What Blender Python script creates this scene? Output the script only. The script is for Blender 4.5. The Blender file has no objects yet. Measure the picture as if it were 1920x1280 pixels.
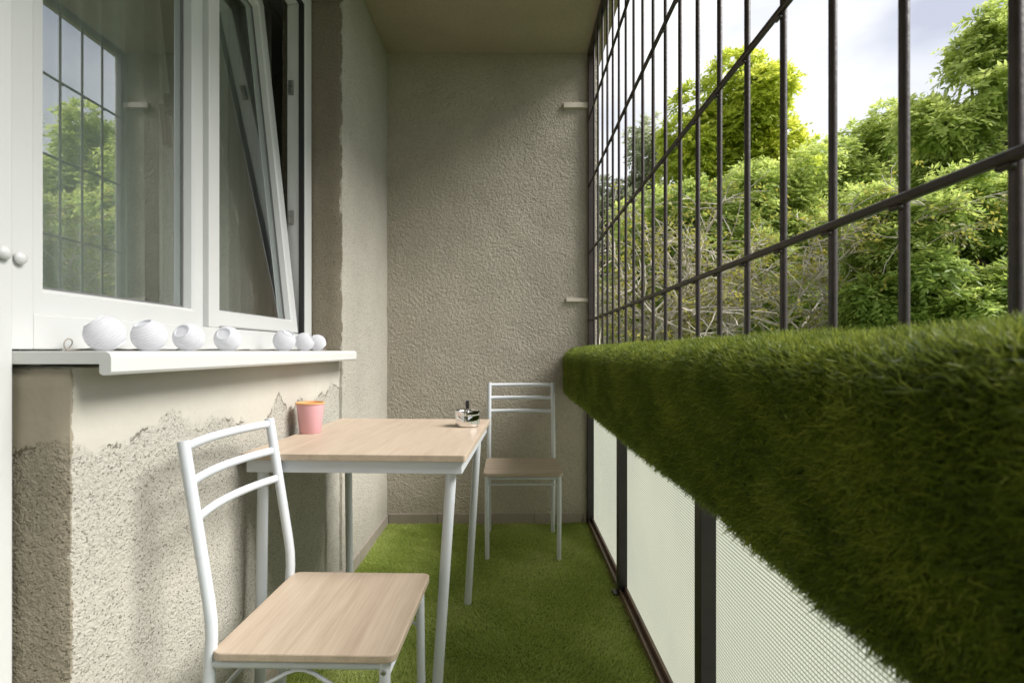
import bpy, math, random
import numpy as np
from mathutils import Vector, Matrix

S = bpy.context.scene
C = S.collection
R = math.radians
rnd = random.Random(7)

# ------------------------------------------------------------------ camera
H_CAM = 1.05
cam_d = bpy.data.cameras.new('camera')
cam = bpy.data.objects.new('camera', cam_d)
C.objects.link(cam)
cam.location = (0, 0, H_CAM)
cam.rotation_euler = (R(90), 0, 0)
cam_d.sensor_width = 36.0
cam_d.lens = 18.75
cam_d.shift_y = 17 / 1920
cam_d.clip_start = 0.02
cam_d.clip_end = 2000
cam_d.dof.use_dof = True
cam_d.dof.focus_distance = 2.1
cam_d.dof.aperture_fstop = 6.0
S.camera = cam

# ------------------------------------------------------------------ light
SUN_EL, SUN_AZ = 46.0, 101.0      # azimuth clockwise from +Y (towards +X), degrees
W = bpy.data.worlds.new('World')
S.world = W
W.use_nodes = True
nt = W.node_tree
nt.nodes.clear()
wo = nt.nodes.new('ShaderNodeOutputWorld')
mixs = nt.nodes.new('ShaderNodeMixShader')
bg1 = nt.nodes.new('ShaderNodeBackground')
bg2 = nt.nodes.new('ShaderNodeBackground')
sky = nt.nodes.new('ShaderNodeTexSky')
sky.sky_type = 'NISHITA'
sky.sun_disc = False
sky.sun_elevation = R(SUN_EL)
sky.sun_rotation = R(SUN_AZ)
bg1.inputs['Strength'].default_value = 0.10
nt.links.new(sky.outputs[0], bg1.inputs['Color'])
tc = nt.nodes.new('ShaderNodeTexCoord')
mp = nt.nodes.new('ShaderNodeMapping')
mp.inputs['Scale'].default_value = (1.0, 1.0, 1.9)
mp.inputs['Location'].default_value = (0.35, 0.1, 0.2)
n1 = nt.nodes.new('ShaderNodeTexNoise')
n1.inputs['Scale'].default_value = 2.6
n1.inputs['Detail'].default_value = 5
n1.inputs['Roughness'].default_value = 0.5
n1.inputs['Distortion'].default_value = 0.4
cr = nt.nodes.new('ShaderNodeValToRGB')
cr.color_ramp.elements[0].position = 0.36
cr.color_ramp.elements[0].color = (0.50, 0.52, 0.60, 1)
cr.color_ramp.elements[1].position = 0.62
cr.color_ramp.elements[1].color = (1.0, 1.0, 1.0, 1)
nt.links.new(tc.outputs['Generated'], mp.inputs['Vector'])
nt.links.new(mp.outputs[0], n1.inputs['Vector'])
nt.links.new(n1.outputs['Fac'], cr.inputs['Fac'])
nt.links.new(cr.outputs['Color'], bg2.inputs['Color'])
bg2.inputs['Strength'].default_value = 0.43
mixs.inputs['Fac'].default_value = 0.93
nt.links.new(bg1.outputs[0], mixs.inputs[1])
nt.links.new(bg2.outputs[0], mixs.inputs[2])
nt.links.new(mixs.outputs[0], wo.inputs['Surface'])

sun_d = bpy.data.lights.new('sun', 'SUN')
sun_d.energy = 2.6
sun_d.angle = R(32)
sun_d.color = (1.0, 0.97, 0.93)
sun = bpy.data.objects.new('sun', sun_d)
C.objects.link(sun)
sd = Vector((math.sin(R(SUN_AZ)) * math.cos(R(SUN_EL)), math.cos(R(SUN_AZ)) * math.cos(R(SUN_EL)), math.sin(R(SUN_EL))))
sun.rotation_euler = sd.to_track_quat('Z', 'Y').to_euler()
sun.location = sd * 60

S.view_settings.view_transform = 'Standard'
S.view_settings.look = 'None'
S.view_settings.gamma = 1.0
S.view_settings.use_curve_mapping = False
S.view_settings.exposure = 1.58
S.render.engine = 'CYCLES'
try:
    S.cycles.max_bounces = 10
    S.cycles.transparent_max_bounces = 16
    S.cycles.diffuse_bounces = 5
except Exception:
    pass


# ------------------------------------------------------------------ helpers
def tag(o, label=None, cat=None, group=None, kind=None):
    if label: o['label'] = label
    if cat: o['category'] = cat
    if group: o['group'] = group
    if kind: o['kind'] = kind
    return o


def empty(name, loc=(0, 0, 0), rz=0.0, label=None, cat=None, group=None):
    o = bpy.data.objects.new(name, None)
    o.empty_display_size = 0.05
    C.objects.link(o)
    o.location = loc
    o.rotation_euler = (0, 0, rz)
    return tag(o, label, cat, group)


class MB:
    """collects shapes, builds ONE mesh object (coordinates local to the parent's origin)"""
    def __init__(s):
        s.v = []; s.f = []

    def add(s, vs, fs):
        b = len(s.v)
        s.v += [tuple(p) for p in vs]
        s.f += [tuple(i + b for i in f) for f in fs]
        return s

    def box(s, x0, y0, z0, x1, y1, z1):
        return s.add([(x0, y0, z0), (x1, y0, z0), (x1, y1, z0), (x0, y1, z0), (x0, y0, z1), (x1, y0, z1), (x1, y1, z1), (x0, y1, z1)],
                     [(0, 3, 2, 1), (4, 5, 6, 7), (0, 1, 5, 4), (1, 2, 6, 5), (2, 3, 7, 6), (3, 0, 4, 7)])

    def prism_y(s, prof, y0, y1):
        """profile of (x,z) points extruded along y"""
        n = len(prof)
        vs = [(x, y0, z) for x, z in prof] + [(x, y1, z) for x, z in prof]
        fs = [tuple(range(n)), tuple(range(2 * n - 1, n - 1, -1))]
        fs += [((i + 1) % n, i, i + n, (i + 1) % n + n) for i in range(n)]
        return s.add(vs, fs)

    def slab(s, pts, z0, z1):
        n = len(pts)
        vs = [(x, y, z0) for x, y in pts] + [(x, y, z1) for x, y in pts]
        fs = [tuple(range(n - 1, -1, -1)), tuple(range(n, 2 * n))]
        fs += [(i, (i + 1) % n, (i + 1) % n + n, i + n) for i in range(n)]
        return s.add(vs, fs)

    def tube(s, pts, r, n=12, caps=True, flat=None):
        pts = [Vector(p) for p in pts]
        m = len(pts)
        rs = r if isinstance(r, (list, tuple)) else [r] * m
        t0 = (pts[1] - pts[0]).normalized()
        up = Vector((0, 0, 1)) if abs(t0.z) < 0.9 else Vector((1, 0, 0))
        a = t0.cross(up).normalized()
        vs = []
        for i, p in enumerate(pts):
            if i == 0: t = t0
            elif i == m - 1: t = (pts[i] - pts[i - 1]).normalized()
            else: t = ((pts[i + 1] - pts[i]).normalized() + (pts[i] - pts[i - 1]).normalized()).normalized()
            a = (a - t * a.dot(t)).normalized()
            b = t.cross(a)
            for k in range(n):
                an = 2 * math.pi * k / n
                ra, rb = (rs[i], rs[i]) if flat is None else flat
                vs.append(p + a * (ra * math.cos(an)) + b * (rb * math.sin(an)))
        fs = []
        for i in range(m - 1):
            for k in range(n):
                k2 = (k + 1) % n
                fs.append((i * n + k, i * n + k2, (i + 1) * n + k2, (i + 1) * n + k))
        if caps:
            fs.append(tuple(range(n - 1, -1, -1)))
            fs.append(tuple((m - 1) * n + k for k in range(n)))
        return s.add(vs, fs)

    def lathe(s, prof, c=(0, 0, 0), n=32, M=None):
        """profile of (r,z)"""
        vs = []
        for r, z in prof:
            for k in range(n):
                a = 2 * math.pi * k / n
                p = Vector((r * math.cos(a), r * math.sin(a), z))
                if M is not None: p = M @ p
                vs.append(p + Vector(c))
        fs = []
        for i in range(len(prof) - 1):
            for k in range(n):
                k2 = (k + 1) % n
                fs.append((i * n + k, i * n + k2, (i + 1) * n + k2, (i + 1) * n + k))
        return s.add(vs, fs)

    def build(s, name, mat, parent=None, bevel=0, smooth=False, seg=2):
        me = bpy.data.meshes.new(name)
        me.from_pydata([tuple(p) for p in s.v], [], s.f)
        me.validate()
        me.materials.append(mat)
        o = bpy.data.objects.new(name, me)
        C.objects.link(o)
        if parent is not None:
            o.parent = parent
        if smooth:
            me.polygons.foreach_set('use_smooth', [True] * len(me.polygons))
            me.set_sharp_from_angle(angle=R(40))
        if bevel:
            m = o.modifiers.new('bevel', 'BEVEL')
            m.width = bevel; m.segments = seg; m.limit_method = 'ANGLE'; m.angle_limit = R(40)
            m.harden_normals = False
        return o


def round_rect(hx, hy, r, n=5):
    pts = []
    for cx, cy, a0 in ((hx - r, hy - r, 0), (-hx + r, hy - r, 90), (-hx + r, -hy + r, 180), (hx - r, -hy + r, 270)):
        for k in range(n + 1):
            a = R(a0 + 90 * k / n)
            pts.append((cx + r * math.cos(a), cy + r * math.sin(a)))
    return pts


def np_mesh(name, verts, faces, mat, parent=None, attr=None, smooth=False):
    """verts (N,3), faces (M,k) all same size k; attr = per-vertex float named tint"""
    verts = np.asarray(verts, np.float32); faces = np.asarray(faces, np.int32)
    me = bpy.data.meshes.new(name)
    k = faces.shape[1]
    me.vertices.add(len(verts)); me.vertices.foreach_set('co', verts.ravel())
    me.loops.add(faces.size); me.loops.foreach_set('vertex_index', faces.ravel())
    me.polygons.add(len(faces))
    me.polygons.foreach_set('loop_start', np.arange(0, faces.size, k, dtype=np.int32))
    me.polygons.foreach_set('loop_total', np.full(len(faces), k, np.int32))
    if smooth:
        me.polygons.foreach_set('use_smooth', np.ones(len(faces), bool))
    if attr is not None:
        a = me.attributes.new('tint', 'FLOAT', 'POINT')
        a.data.foreach_set('value', np.asarray(attr, np.float32))
    me.update(calc_edges=True)
    me.materials.append(mat)
    o = bpy.data.objects.new(name, me)
    C.objects.link(o)
    if parent is not None: o.parent = parent
    return o


# ------------------------------------------------------------------ materials
def mat_new(name):
    m = bpy.data.materials.new(name)
    m.use_nodes = True
    n = m.node_tree
    p = n.nodes['Principled BSDF']
    return m, n, p


def N(n, t, **kw):
    x = n.nodes.new(t)
    for k, v in kw.items():
        if k in ('blend_type', 'operation', 'data_type', 'feature', 'distance', 'noise_dimensions', 'wave_type', 'bands_direction', 'attribute_name', 'wave_profile', 'use_clamp'):
            setattr(x, k, v)
        else:
            x.inputs[k].default_value = v
    return x


def ramp(n, fac, stops):
    r = n.nodes.new('ShaderNodeValToRGB')
    e = r.color_ramp.elements
    while len(e) < len(stops): e.new(0.5)
    for i, (p, c) in enumerate(stops):
        e[i].position = p
        e[i].color = (*c, 1) if len(c) == 3 else c
    n.links.new(fac, r.inputs['Fac'])
    return r.outputs['Color']


def mixc(n, a, b, fac, mode='MIX'):
    m = n.nodes.new('ShaderNodeMix')
    m.data_type = 'RGBA'; m.blend_type = mode
    for sock, v in ((m.inputs[6], a), (m.inputs[7], b), (m.inputs[0], fac)):
        if hasattr(v, 'is_linked') or isinstance(v, bpy.types.NodeSocket): n.links.new(v, sock)
        elif isinstance(v, (int, float)): sock.default_value = v
        else: sock.default_value = (*v, 1)
    return m.outputs[2]


def mth(n, op, a, b=None, clamp=False):
    m = n.nodes.new('ShaderNodeMath'); m.operation = op; m.use_clamp = clamp
    for i, v in enumerate((a, b)):
        if v is None: continue
        if isinstance(v, (int, float)): m.inputs[i].default_value = v
        else: n.links.new(v, m.inputs[i])
    return m.outputs[0]


def objco(n, scale=(1, 1, 1), which='Object'):
    t = n.nodes.new('ShaderNodeTexCoord')
    m = n.nodes.new('ShaderNodeMapping')
    m.inputs['Scale'].default_value = scale
    n.links.new(t.outputs[which], m.inputs['Vector'])
    return m.outputs[0]


def noise(n, co, scale, detail=3, rough=0.55, dist=0.0):
    x = n.nodes.new('ShaderNodeTexNoise')
    n.links.new(co, x.inputs['Vector'])
    x.inputs['Scale'].default_value = scale; x.inputs['Detail'].default_value = detail
    x.inputs['Roughness'].default_value = rough; x.inputs['Distortion'].default_value = dist
    return x.outputs['Fac']


def voro(n, co, scale, feature='F1', rand=1.0):
    x = n.nodes.new('ShaderNodeTexVoronoi')
    x.feature = feature
    n.links.new(co, x.inputs['Vector'])
    x.inputs['Scale'].default_value = scale
    x.inputs['Randomness'].default_value = rand
    return x.outputs['Distance']


def bump(n, p, h, dist, strength=1.0):
    b = n.nodes.new('ShaderNodeBump')
    b.inputs['Distance'].default_value = dist; b.inputs['Strength'].default_value = strength
    n.links.new(h, b.inputs['Height'])
    n.links.new(b.outputs[0], p.inputs['Normal'])
    return b


def simple(name, col, rough=0.5, metal=0.0, var=0.06, vscale=6.0, bumpd=0.0, bscale=200):
    m, n, p = mat_new(name)
    co = objco(n)
    f = noise(n, co, vscale, 4)
    a = tuple(max(0, c * (1 - var)) for c in col); b = tuple(min(1, c * (1 + var)) for c in col)
    n.links.new(ramp(n, f, [(0.3, a), (0.7, b)]), p.inputs['Base Color'])
    p.inputs['Roughness'].default_value = rough
    p.inputs['Metallic'].default_value = metal
    if bumpd:
        bump(n, p, noise(n, co, bscale, 3), bumpd)
    return m


def plaster(name, base, dark, pit_amt, grain=95, bdist=0.006, smooth_z=None, soil=None, end_y=None, end_n=0.018, end_z=-9.0):
    """rough-cast render: coarse grains, dirt in the pits; above smooth_z it is trowelled smooth"""
    m, n, p = mat_new(name)
    co = objco(n)
    g1 = noise(n, co, grain, 2, 0.5, 0.6)
    g2 = noise(n, co, grain * 2.6, 2, 0.5)
    v = voro(n, co, grain * 0.9)
    big = noise(n, co, 2.2, 4)
    pits = mth(n, 'MULTIPLY', mth(n, 'LESS_THAN', v, 0.20), mth(n, 'GREATER_THAN', noise(n, co, 40, 2), 0.62 - pit_amt * 0.2))
    long_pits = ramp(n, noise(n, objco(n, (1, 1.0, 1.4)), grain * 1.25, 1.5, 0.5, 0.6), [(0.27 + 0.04 * pit_amt, (1, 1, 1)), (0.33 + 0.04 * pit_amt, (0, 0, 0))])
    pm = mth(n, 'MAXIMUM', pits, long_pits)
    h = mth(n, 'ADD', mth(n, 'MULTIPLY', g1, 1.0), mth(n, 'MULTIPLY', g2, 0.35))
    h = mth(n, 'SUBTRACT', h, mth(n, 'MULTIPLY', pm, 0.35))
    colr = ramp(n, big, [(0.3, tuple(c * 0.86 for c in base)), (0.7, base)])
    fine = ramp(n, g1, [(0.3, (0.80, 0.80, 0.80)), (0.6, (1, 1, 1))])
    colr = mixc(n, colr, fine, 0.6, 'MULTIPLY')
    rough_col = mixc(n, colr, dark, mth(n, 'MULTIPLY', pm, pit_amt))
    if smooth_z is not None:
        sep = n.nodes.new('ShaderNodeSeparateXYZ'); n.links.new(co, sep.inputs[0])
        zz = mth(n, 'ADD', sep.outputs['Z'], mth(n, 'MULTIPLY', mth(n, 'SUBTRACT', noise(n, objco(n, (1, 1, .8)), 5.5, 5, 0.62, 0.3), 0.5), 0.26))
        sm = ramp(n, zz, [(smooth_z - 0.012, (0, 0, 0)), (smooth_z + 0.012, (1, 1, 1))])
        # a thin broken crack line where the skim coat ends, and a few hairline scratches in it
        edge = ramp(n, zz, [(smooth_z - 0.010, (0, 0, 0)), (smooth_z - 0.002, (1, 1, 1)), (smooth_z + 0.006, (0, 0, 0))])
        edge = mth(n, 'MULTIPLY', edge, mth(n, 'GREATER_THAN', noise(n, co, 14, 3), 0.52))
        scr = ramp(n, noise(n, objco(n, (1, 1.0, 0.35)), 21, 5, 0.7, 1.5), [(0.290, (1, 1, 1)), (0.305, (0, 0, 0))])
        sc = mixc(n, tuple(c * 0.97 for c in base), tuple(c * 1.06 for c in base), noise(n, objco(n, (1, 1, .3)), 9, 4))
        sc = mixc(n, sc, dark, mth(n, 'MULTIPLY', scr, 0.8))
        rough_col = mixc(n, rough_col, sc, sm)
        rough_col = mixc(n, rough_col, dark, mth(n, 'MULTIPLY', edge, 0.9))
        hs = mth(n, 'ADD', mth(n, 'MULTIPLY', noise(n, co, 25, 4), 0.35), mth(n, 'MULTIPLY', scr, -0.3))
        mx = n.nodes.new('ShaderNodeMix'); mx.data_type = 'FLOAT'
        n.links.new(sm, mx.inputs[0]); n.links.new(h, mx.inputs[2]); n.links.new(mth(n, 'ADD', hs, 0.7), mx.inputs[3])
        h = mth(n, 'SUBTRACT', mx.outputs[0], mth(n, 'MULTIPLY', edge, 0.5))
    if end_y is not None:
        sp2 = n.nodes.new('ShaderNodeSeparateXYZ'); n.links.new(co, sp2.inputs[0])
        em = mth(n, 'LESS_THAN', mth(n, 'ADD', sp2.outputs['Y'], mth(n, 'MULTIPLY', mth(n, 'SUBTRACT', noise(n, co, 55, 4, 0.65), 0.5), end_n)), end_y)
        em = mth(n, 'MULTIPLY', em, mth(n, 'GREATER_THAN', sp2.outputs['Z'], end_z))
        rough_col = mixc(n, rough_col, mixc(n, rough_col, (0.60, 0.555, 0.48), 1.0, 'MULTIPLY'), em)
    if soil is not None:
        s_ = ramp(n, noise(n, co, 3.0, 5, 0.6), [(0.45, (0, 0, 0)), (0.75, (1, 1, 1))])
        rough_col = mixc(n, rough_col, soil, mth(n, 'MULTIPLY', s_, 0.5))
    n.links.new(rough_col, p.inputs['Base Color'])
    p.inputs['Roughness'].default_value = 0.92
    p.inputs['Specular IOR Level'].default_value = 0.2
    bump(n, p, h, bdist)
    return m


def wood(name, along='y'):
    m, n, p = mat_new(name)
    sc = (14, 0.9, 14) if along == 'y' else (0.9, 14, 14)
    co = objco(n, sc)
    a = noise(n, co, 2.2, 5, 0.6, 0.5)
    sc2 = (160, 5, 160) if along == 'y' else (5, 160, 160)
    b = noise(n, objco(n, sc2), 1.6, 3, 0.6)
    c1 = ramp(n, a, [(0.25, (0.40, 0.315, 0.235)), (0.5, (0.475, 0.385, 0.295)), (0.75, (0.52, 0.43, 0.335))])
    c2 = ramp(n, b, [(0.35, (0.80, 0.76, 0.72)), (0.6, (1, 1, 1))])
    n.links.new(mixc(n, c1, c2, 0.55, 'MULTIPLY'), p.inputs['Base Color'])
    p.inputs['Roughness'].default_value = 0.45
    bump(n, p, b, 0.0003, 0.5)
    return m


def leaf_mat(name, c_dark, c_mid, c_light, trans=0.45):
    m = bpy.data.materials.new(name); m.use_nodes = True
    n = m.node_tree; n.nodes.clear()
    out = n.nodes.new('ShaderNodeOutputMaterial')
    at = n.nodes.new('ShaderNodeAttribute'); at.attribute_name = 'tint'
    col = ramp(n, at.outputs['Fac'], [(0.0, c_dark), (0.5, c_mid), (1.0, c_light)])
    d = n.nodes.new('ShaderNodeBsdfPrincipled')
    d.inputs['Roughness'].default_value = 0.5
    d.inputs['Specular IOR Level'].default_value = 0.35
    t = n.nodes.new('ShaderNodeBsdfTranslucent')
    n.links.new(col, d.inputs['Base Color'])
    tcx = mixc(n, col, (1.0, 1.0, 0.25), 0.15)
    n.links.new(tcx, t.inputs['Color'])
    mx = n.nodes.new('ShaderNodeMixShader'); mx.inputs[0].default_value = trans
    n.links.new(d.outputs[0], mx.inputs[1]); n.links.new(t.outputs[0], mx.inputs[2])
    n.links.new(mx.outputs[0], out.inputs['Surface'])
    return m


def glass_mat(name, refl):
    m = bpy.data.materials.new(name); m.use_nodes = True
    n = m.node_tree; n.nodes.clear()
    out = n.nodes.new('ShaderNodeOutputMaterial')
    tr = n.nodes.new('ShaderNodeBsdfTransparent'); tr.inputs[0].default_value = (0.93, 0.97, 0.95, 1)
    gl = n.nodes.new('ShaderNodeBsdfGlossy'); gl.inputs['Roughness'].default_value = 0.005
    gl.inputs['Color'].default_value = (0.93, 0.95, 0.97, 1)
    lw = n.nodes.new('ShaderNodeLayerWeight')                # symmetric, so the back of a pane does not turn into a mirror
    f = mth(n, 'ADD', mth(n, 'MULTIPLY', mth(n, 'POWER', lw.outputs['Facing'], 5.0), 0.9), refl + 0.04, True)
    mx = n.nodes.new('ShaderNodeMixShader'); n.links.new(f, mx.inputs[0])
    n.links.new(tr.outputs[0], mx.inputs[1]); n.links.new(gl.outputs[0], mx.inputs[2])
    n.links.new(mx.outputs[0], out.inputs['Surface'])
    return m


def patterned_glass():
    m = bpy.data.materials.new('patterned_glass'); m.use_nodes = True
    n = m.node_tree; n.nodes.clear()
    out = n.nodes.new('ShaderNodeOutputMaterial')
    co = objco(n)
    sep = n.nodes.new('ShaderNodeSeparateXYZ'); n.links.new(co, sep.inputs[0])
    lz = mth(n, 'SINE', mth(n, 'MULTIPLY', sep.outputs['Z'], 2 * math.pi / 0.0085))
    ly = mth(n, 'SINE', mth(n, 'MULTIPLY', sep.outputs['Y'], 2 * math.pi / 0.0085))
    hz = mth(n, 'POWER', mth(n, 'ADD', mth(n, 'MULTIPLY', lz, 0.5), 0.5), 3.0)
    hy = mth(n, 'POWER', mth(n, 'ADD', mth(n, 'MULTIPLY', ly, 0.5), 0.5), 4.0)
    h = mth(n, 'MAXIMUM', hz, mth(n, 'MULTIPLY', hy, 0.7))
    cloud = noise(n, co, 1.6, 3)
    base = ramp(n, cloud, [(0.3, (0.46, 0.465, 0.42)), (0.7, (0.55, 0.535, 0.46))])
    col = mixc(n, base, (0.18, 0.175, 0.125), mth(n, 'MULTIPLY', h, 0.85))
    bp = n.nodes.new('ShaderNodeBump'); bp.inputs['Distance'].default_value = 0.0015; n.links.new(h, bp.inputs['Height'])
    tl = n.nodes.new('ShaderNodeBsdfTranslucent'); n.links.new(col, tl.inputs['Color']); n.links.new(bp.outputs[0], tl.inputs['Normal'])
    pr = n.nodes.new('ShaderNodeBsdfPrincipled'); n.links.new(col, pr.inputs['Base Color'])
    pr.inputs['Roughness'].default_value = 0.25; n.links.new(bp.outputs[0], pr.inputs['Normal'])
    mx = n.nodes.new('ShaderNodeMixShader'); mx.inputs[0].default_value = 0.22
    n.links.new(tl.outputs[0], mx.inputs[1]); n.links.new(pr.outputs[0], mx.inputs[2])
    n.links.new(mx.outputs[0], out.inputs['Surface'])
    return m


def thin_cloth(name, col, transp, transl=0.5):
    m = bpy.data.materials.new(name); m.use_nodes = True
    n = m.node_tree; n.nodes.clear()
    out = n.nodes.new('ShaderNodeOutputMaterial')
    co = objco(n)
    f = noise(n, co, 40, 2)
    c = ramp(n, f, [(0.3, tuple(x * 0.93 for x in col)), (0.7, col)])
    d = n.nodes.new('ShaderNodeBsdfDiffuse'); n.links.new(c, d.inputs['Color'])
    t = n.nodes.new('ShaderNodeBsdfTranslucent'); n.links.new(c, t.inputs['Color'])
    mx = n.nodes.new('ShaderNodeMixShader'); mx.inputs[0].default_value = transl
    n.links.new(d.outputs[0], mx.inputs[1]); n.links.new(t.outputs[0], mx.inputs[2])
    tr = n.nodes.new('ShaderNodeBsdfTransparent')
    m2 = n.nodes.new('ShaderNodeMixShader'); m2.inputs[0].default_value = transp
    n.links.new(mx.outputs[0], m2.inputs[1]); n.links.new(tr.outputs[0], m2.inputs[2])
    n.links.new(m2.outputs[0], out.inputs['Surface'])
    return m


WY0, WY1 = 0.945, 2.42        # window opening
M = {}
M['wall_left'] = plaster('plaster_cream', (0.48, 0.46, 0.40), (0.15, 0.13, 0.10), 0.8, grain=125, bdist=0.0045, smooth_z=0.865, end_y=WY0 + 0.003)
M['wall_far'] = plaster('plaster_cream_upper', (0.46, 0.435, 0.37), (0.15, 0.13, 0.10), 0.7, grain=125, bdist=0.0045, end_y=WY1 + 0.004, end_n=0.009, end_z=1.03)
M['wall_end'] = plaster('plaster_roughcast', (0.50, 0.455, 0.375), (0.22, 0.19, 0.15), 0.25, grain=72, bdist=0.010)
M['ceiling'] = plaster('plaster_ceiling', (0.47, 0.395, 0.295), (0.22, 0.22, 0.17), 0.2, grain=120, bdist=0.004)
M['pvc'] = simple('white_pvc', (0.58, 0.59, 0.575), 0.28, var=0.02, vscale=3)
M['sill'] = simple('sill_paint', (0.62, 0.63, 0.605), 0.30, var=0.02, vscale=4)
M['dark_strip'] = simple('black_strip', (0.02, 0.02, 0.02), 0.6)
M['seal'] = simple('grey_seal', (0.16, 0.16, 0.16), 0.6)
M['steel'] = simple('hinge_steel', (0.35, 0.34, 0.32), 0.35, 0.9)
M['white_metal'] = simple('white_powder_coat', (0.57, 0.60, 0.63), 0.33, var=0.02, vscale=8)
M['wood_y'] = wood('oak_veneer_table', 'y')
M['wood_x'] = wood('oak_veneer_seat', 'x')
M['bar'] = simple('dark_brown_iron', (0.034, 0.023, 0.019), 0.42, var=0.35, vscale=30, bumpd=0.0006, bscale=120)
M['post'] = simple('black_brown_post', (0.018, 0.014, 0.013), 0.4, var=0.3, vscale=12)
M['channel'] = simple('brown_channel', (0.15, 0.095, 0.07), 0.38, var=0.3, vscale=14)
M['pglass'] = patterned_glass()
M['glass'] = glass_mat('window_glass', 0.32)
M['glass_inner'] = glass_mat('window_glass_inner', 0.0)
M['clear'] = glass_mat('clear_glass', 0.0)
M['pink'] = simple('pink_plastic', (0.66, 0.36, 0.385), 0.45, var=0.03)
M['orange'] = simple('orange_inside', (0.72, 0.38, 0.15), 0.5, var=0.05)
M['chrome'] = simple('chrome', (0.82, 0.81, 0.80), 0.08, 1.0, var=0.01)
M['black'] = simple('black_plastic', (0.012, 0.012, 0.012), 0.35)
M['paper'] = thin_cloth('white_paper', (0.82, 0.82, 0.85), 0.02, 0.45)
M['cord'] = simple('clear_beige_cord', (0.30, 0.26, 0.22), 0.4)
M['tile'] = simple('skirting_tile', (0.31, 0.27, 0.235), 0.45, var=0.10, vscale=9)
M['grout'] = simple('floor_screed', (0.28, 0.26, 0.23), 0.9)
M['bracket'] = simple('beige_bracket', (0.62, 0.56, 0.47), 0.6, var=0.08, vscale=20)
M['curtain'] = thin_cloth('sheer_curtain', (0.84, 0.84, 0.80), 0.06, 0.45)
M['drape'] = thin_cloth('grey_drape', (0.42, 0.41, 0.37), 0.02, 0.3)
M['room'] = simple('room_paint', (0.42, 0.38, 0.32), 0.9)
M['concrete'] = simple('concrete', (0.36, 0.34, 0.30), 0.9, var=0.12)
M['turf_floor'] = leaf_mat('turf_floor', (0.19, 0.26, 0.05), (0.48, 0.57, 0.15), (0.72, 0.76, 0.35), 0.4)
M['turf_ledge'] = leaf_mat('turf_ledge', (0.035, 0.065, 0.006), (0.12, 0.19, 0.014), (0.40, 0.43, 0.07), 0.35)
M['turf_back'] = simple('turf_backing', (0.03, 0.05, 0.008), 0.95, var=0.3, vscale=60)
M['turf_back_floor'] = simple('turf_backing_floor', (0.14, 0.20, 0.03), 0.95, var=0.3, vscale=60)
M['bark'] = simple('bark', (0.13, 0.10, 0.075), 0.9, var=0.35, vscale=20, bumpd=0.01, bscale=40)
M['twig'] = simple('grey_twig', (0.46, 0.41, 0.35), 0.85, var=0.3, vscale=10)
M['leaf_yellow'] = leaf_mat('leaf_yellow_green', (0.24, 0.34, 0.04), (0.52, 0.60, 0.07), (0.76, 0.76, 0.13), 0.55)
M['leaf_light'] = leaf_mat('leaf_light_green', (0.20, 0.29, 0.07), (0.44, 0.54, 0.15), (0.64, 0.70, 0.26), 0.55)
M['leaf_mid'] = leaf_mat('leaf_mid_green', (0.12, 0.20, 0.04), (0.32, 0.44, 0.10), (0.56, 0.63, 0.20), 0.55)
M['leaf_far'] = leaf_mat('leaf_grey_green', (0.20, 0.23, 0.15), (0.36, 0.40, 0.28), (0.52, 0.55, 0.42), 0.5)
M['leaf_shrub'] = leaf_mat('leaf_olive_yellow', (0.10, 0.12, 0.02), (0.24, 0.23, 0.04), (0.42, 0.36, 0.06))
M['lawn'] = simple('lawn', (0.06, 0.10, 0.03), 0.95, var=0.3, vscale=0.6)

# ------------------------------------------------------------------ dimensions
XL, XR = -0.765, 0.478        # wall face, bar plane
XP = -0.778                   # parapet face (slightly behind the pier beyond the window)
YB, YK = 3.27, -2.2          # end wall, wall behind the camera
HC = 2.87                     # ceiling
GZ = -4.2                     # garden level
WY0, WY1 = 0.945, 2.42        # window opening
WZ0, WZ1 = 1.05, 2.63

# ------------------------------------------------------------------ setting
g = MB().add([(-400, -400, GZ), (400, -400, GZ), (400, 400, GZ), (-400, 400, GZ)], [(0, 1, 2, 3)])
tag(g.build('ground', M['lawn']), kind='structure')
fl = MB().box(-4.2, YK - 0.2, -0.2, 0.56, YB + 0.2, -0.022)
tag(fl.build('balcony_floor', M['grout']), kind='structure')
ce = MB().box(-4.2, YK - 0.2, HC, 0.56, YB + 0.2, HC + 0.2)
tag(ce.build('balcony_ceiling', M['ceiling']), kind='structure')
bl = MB().box(-4.2, YK - 0.2, GZ - .3, -1.0, YB + 0.2, -0.2)
tag(bl.build('building_base', M['concrete']), 'plain grey building base below the balcony floor', 'building')


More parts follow.
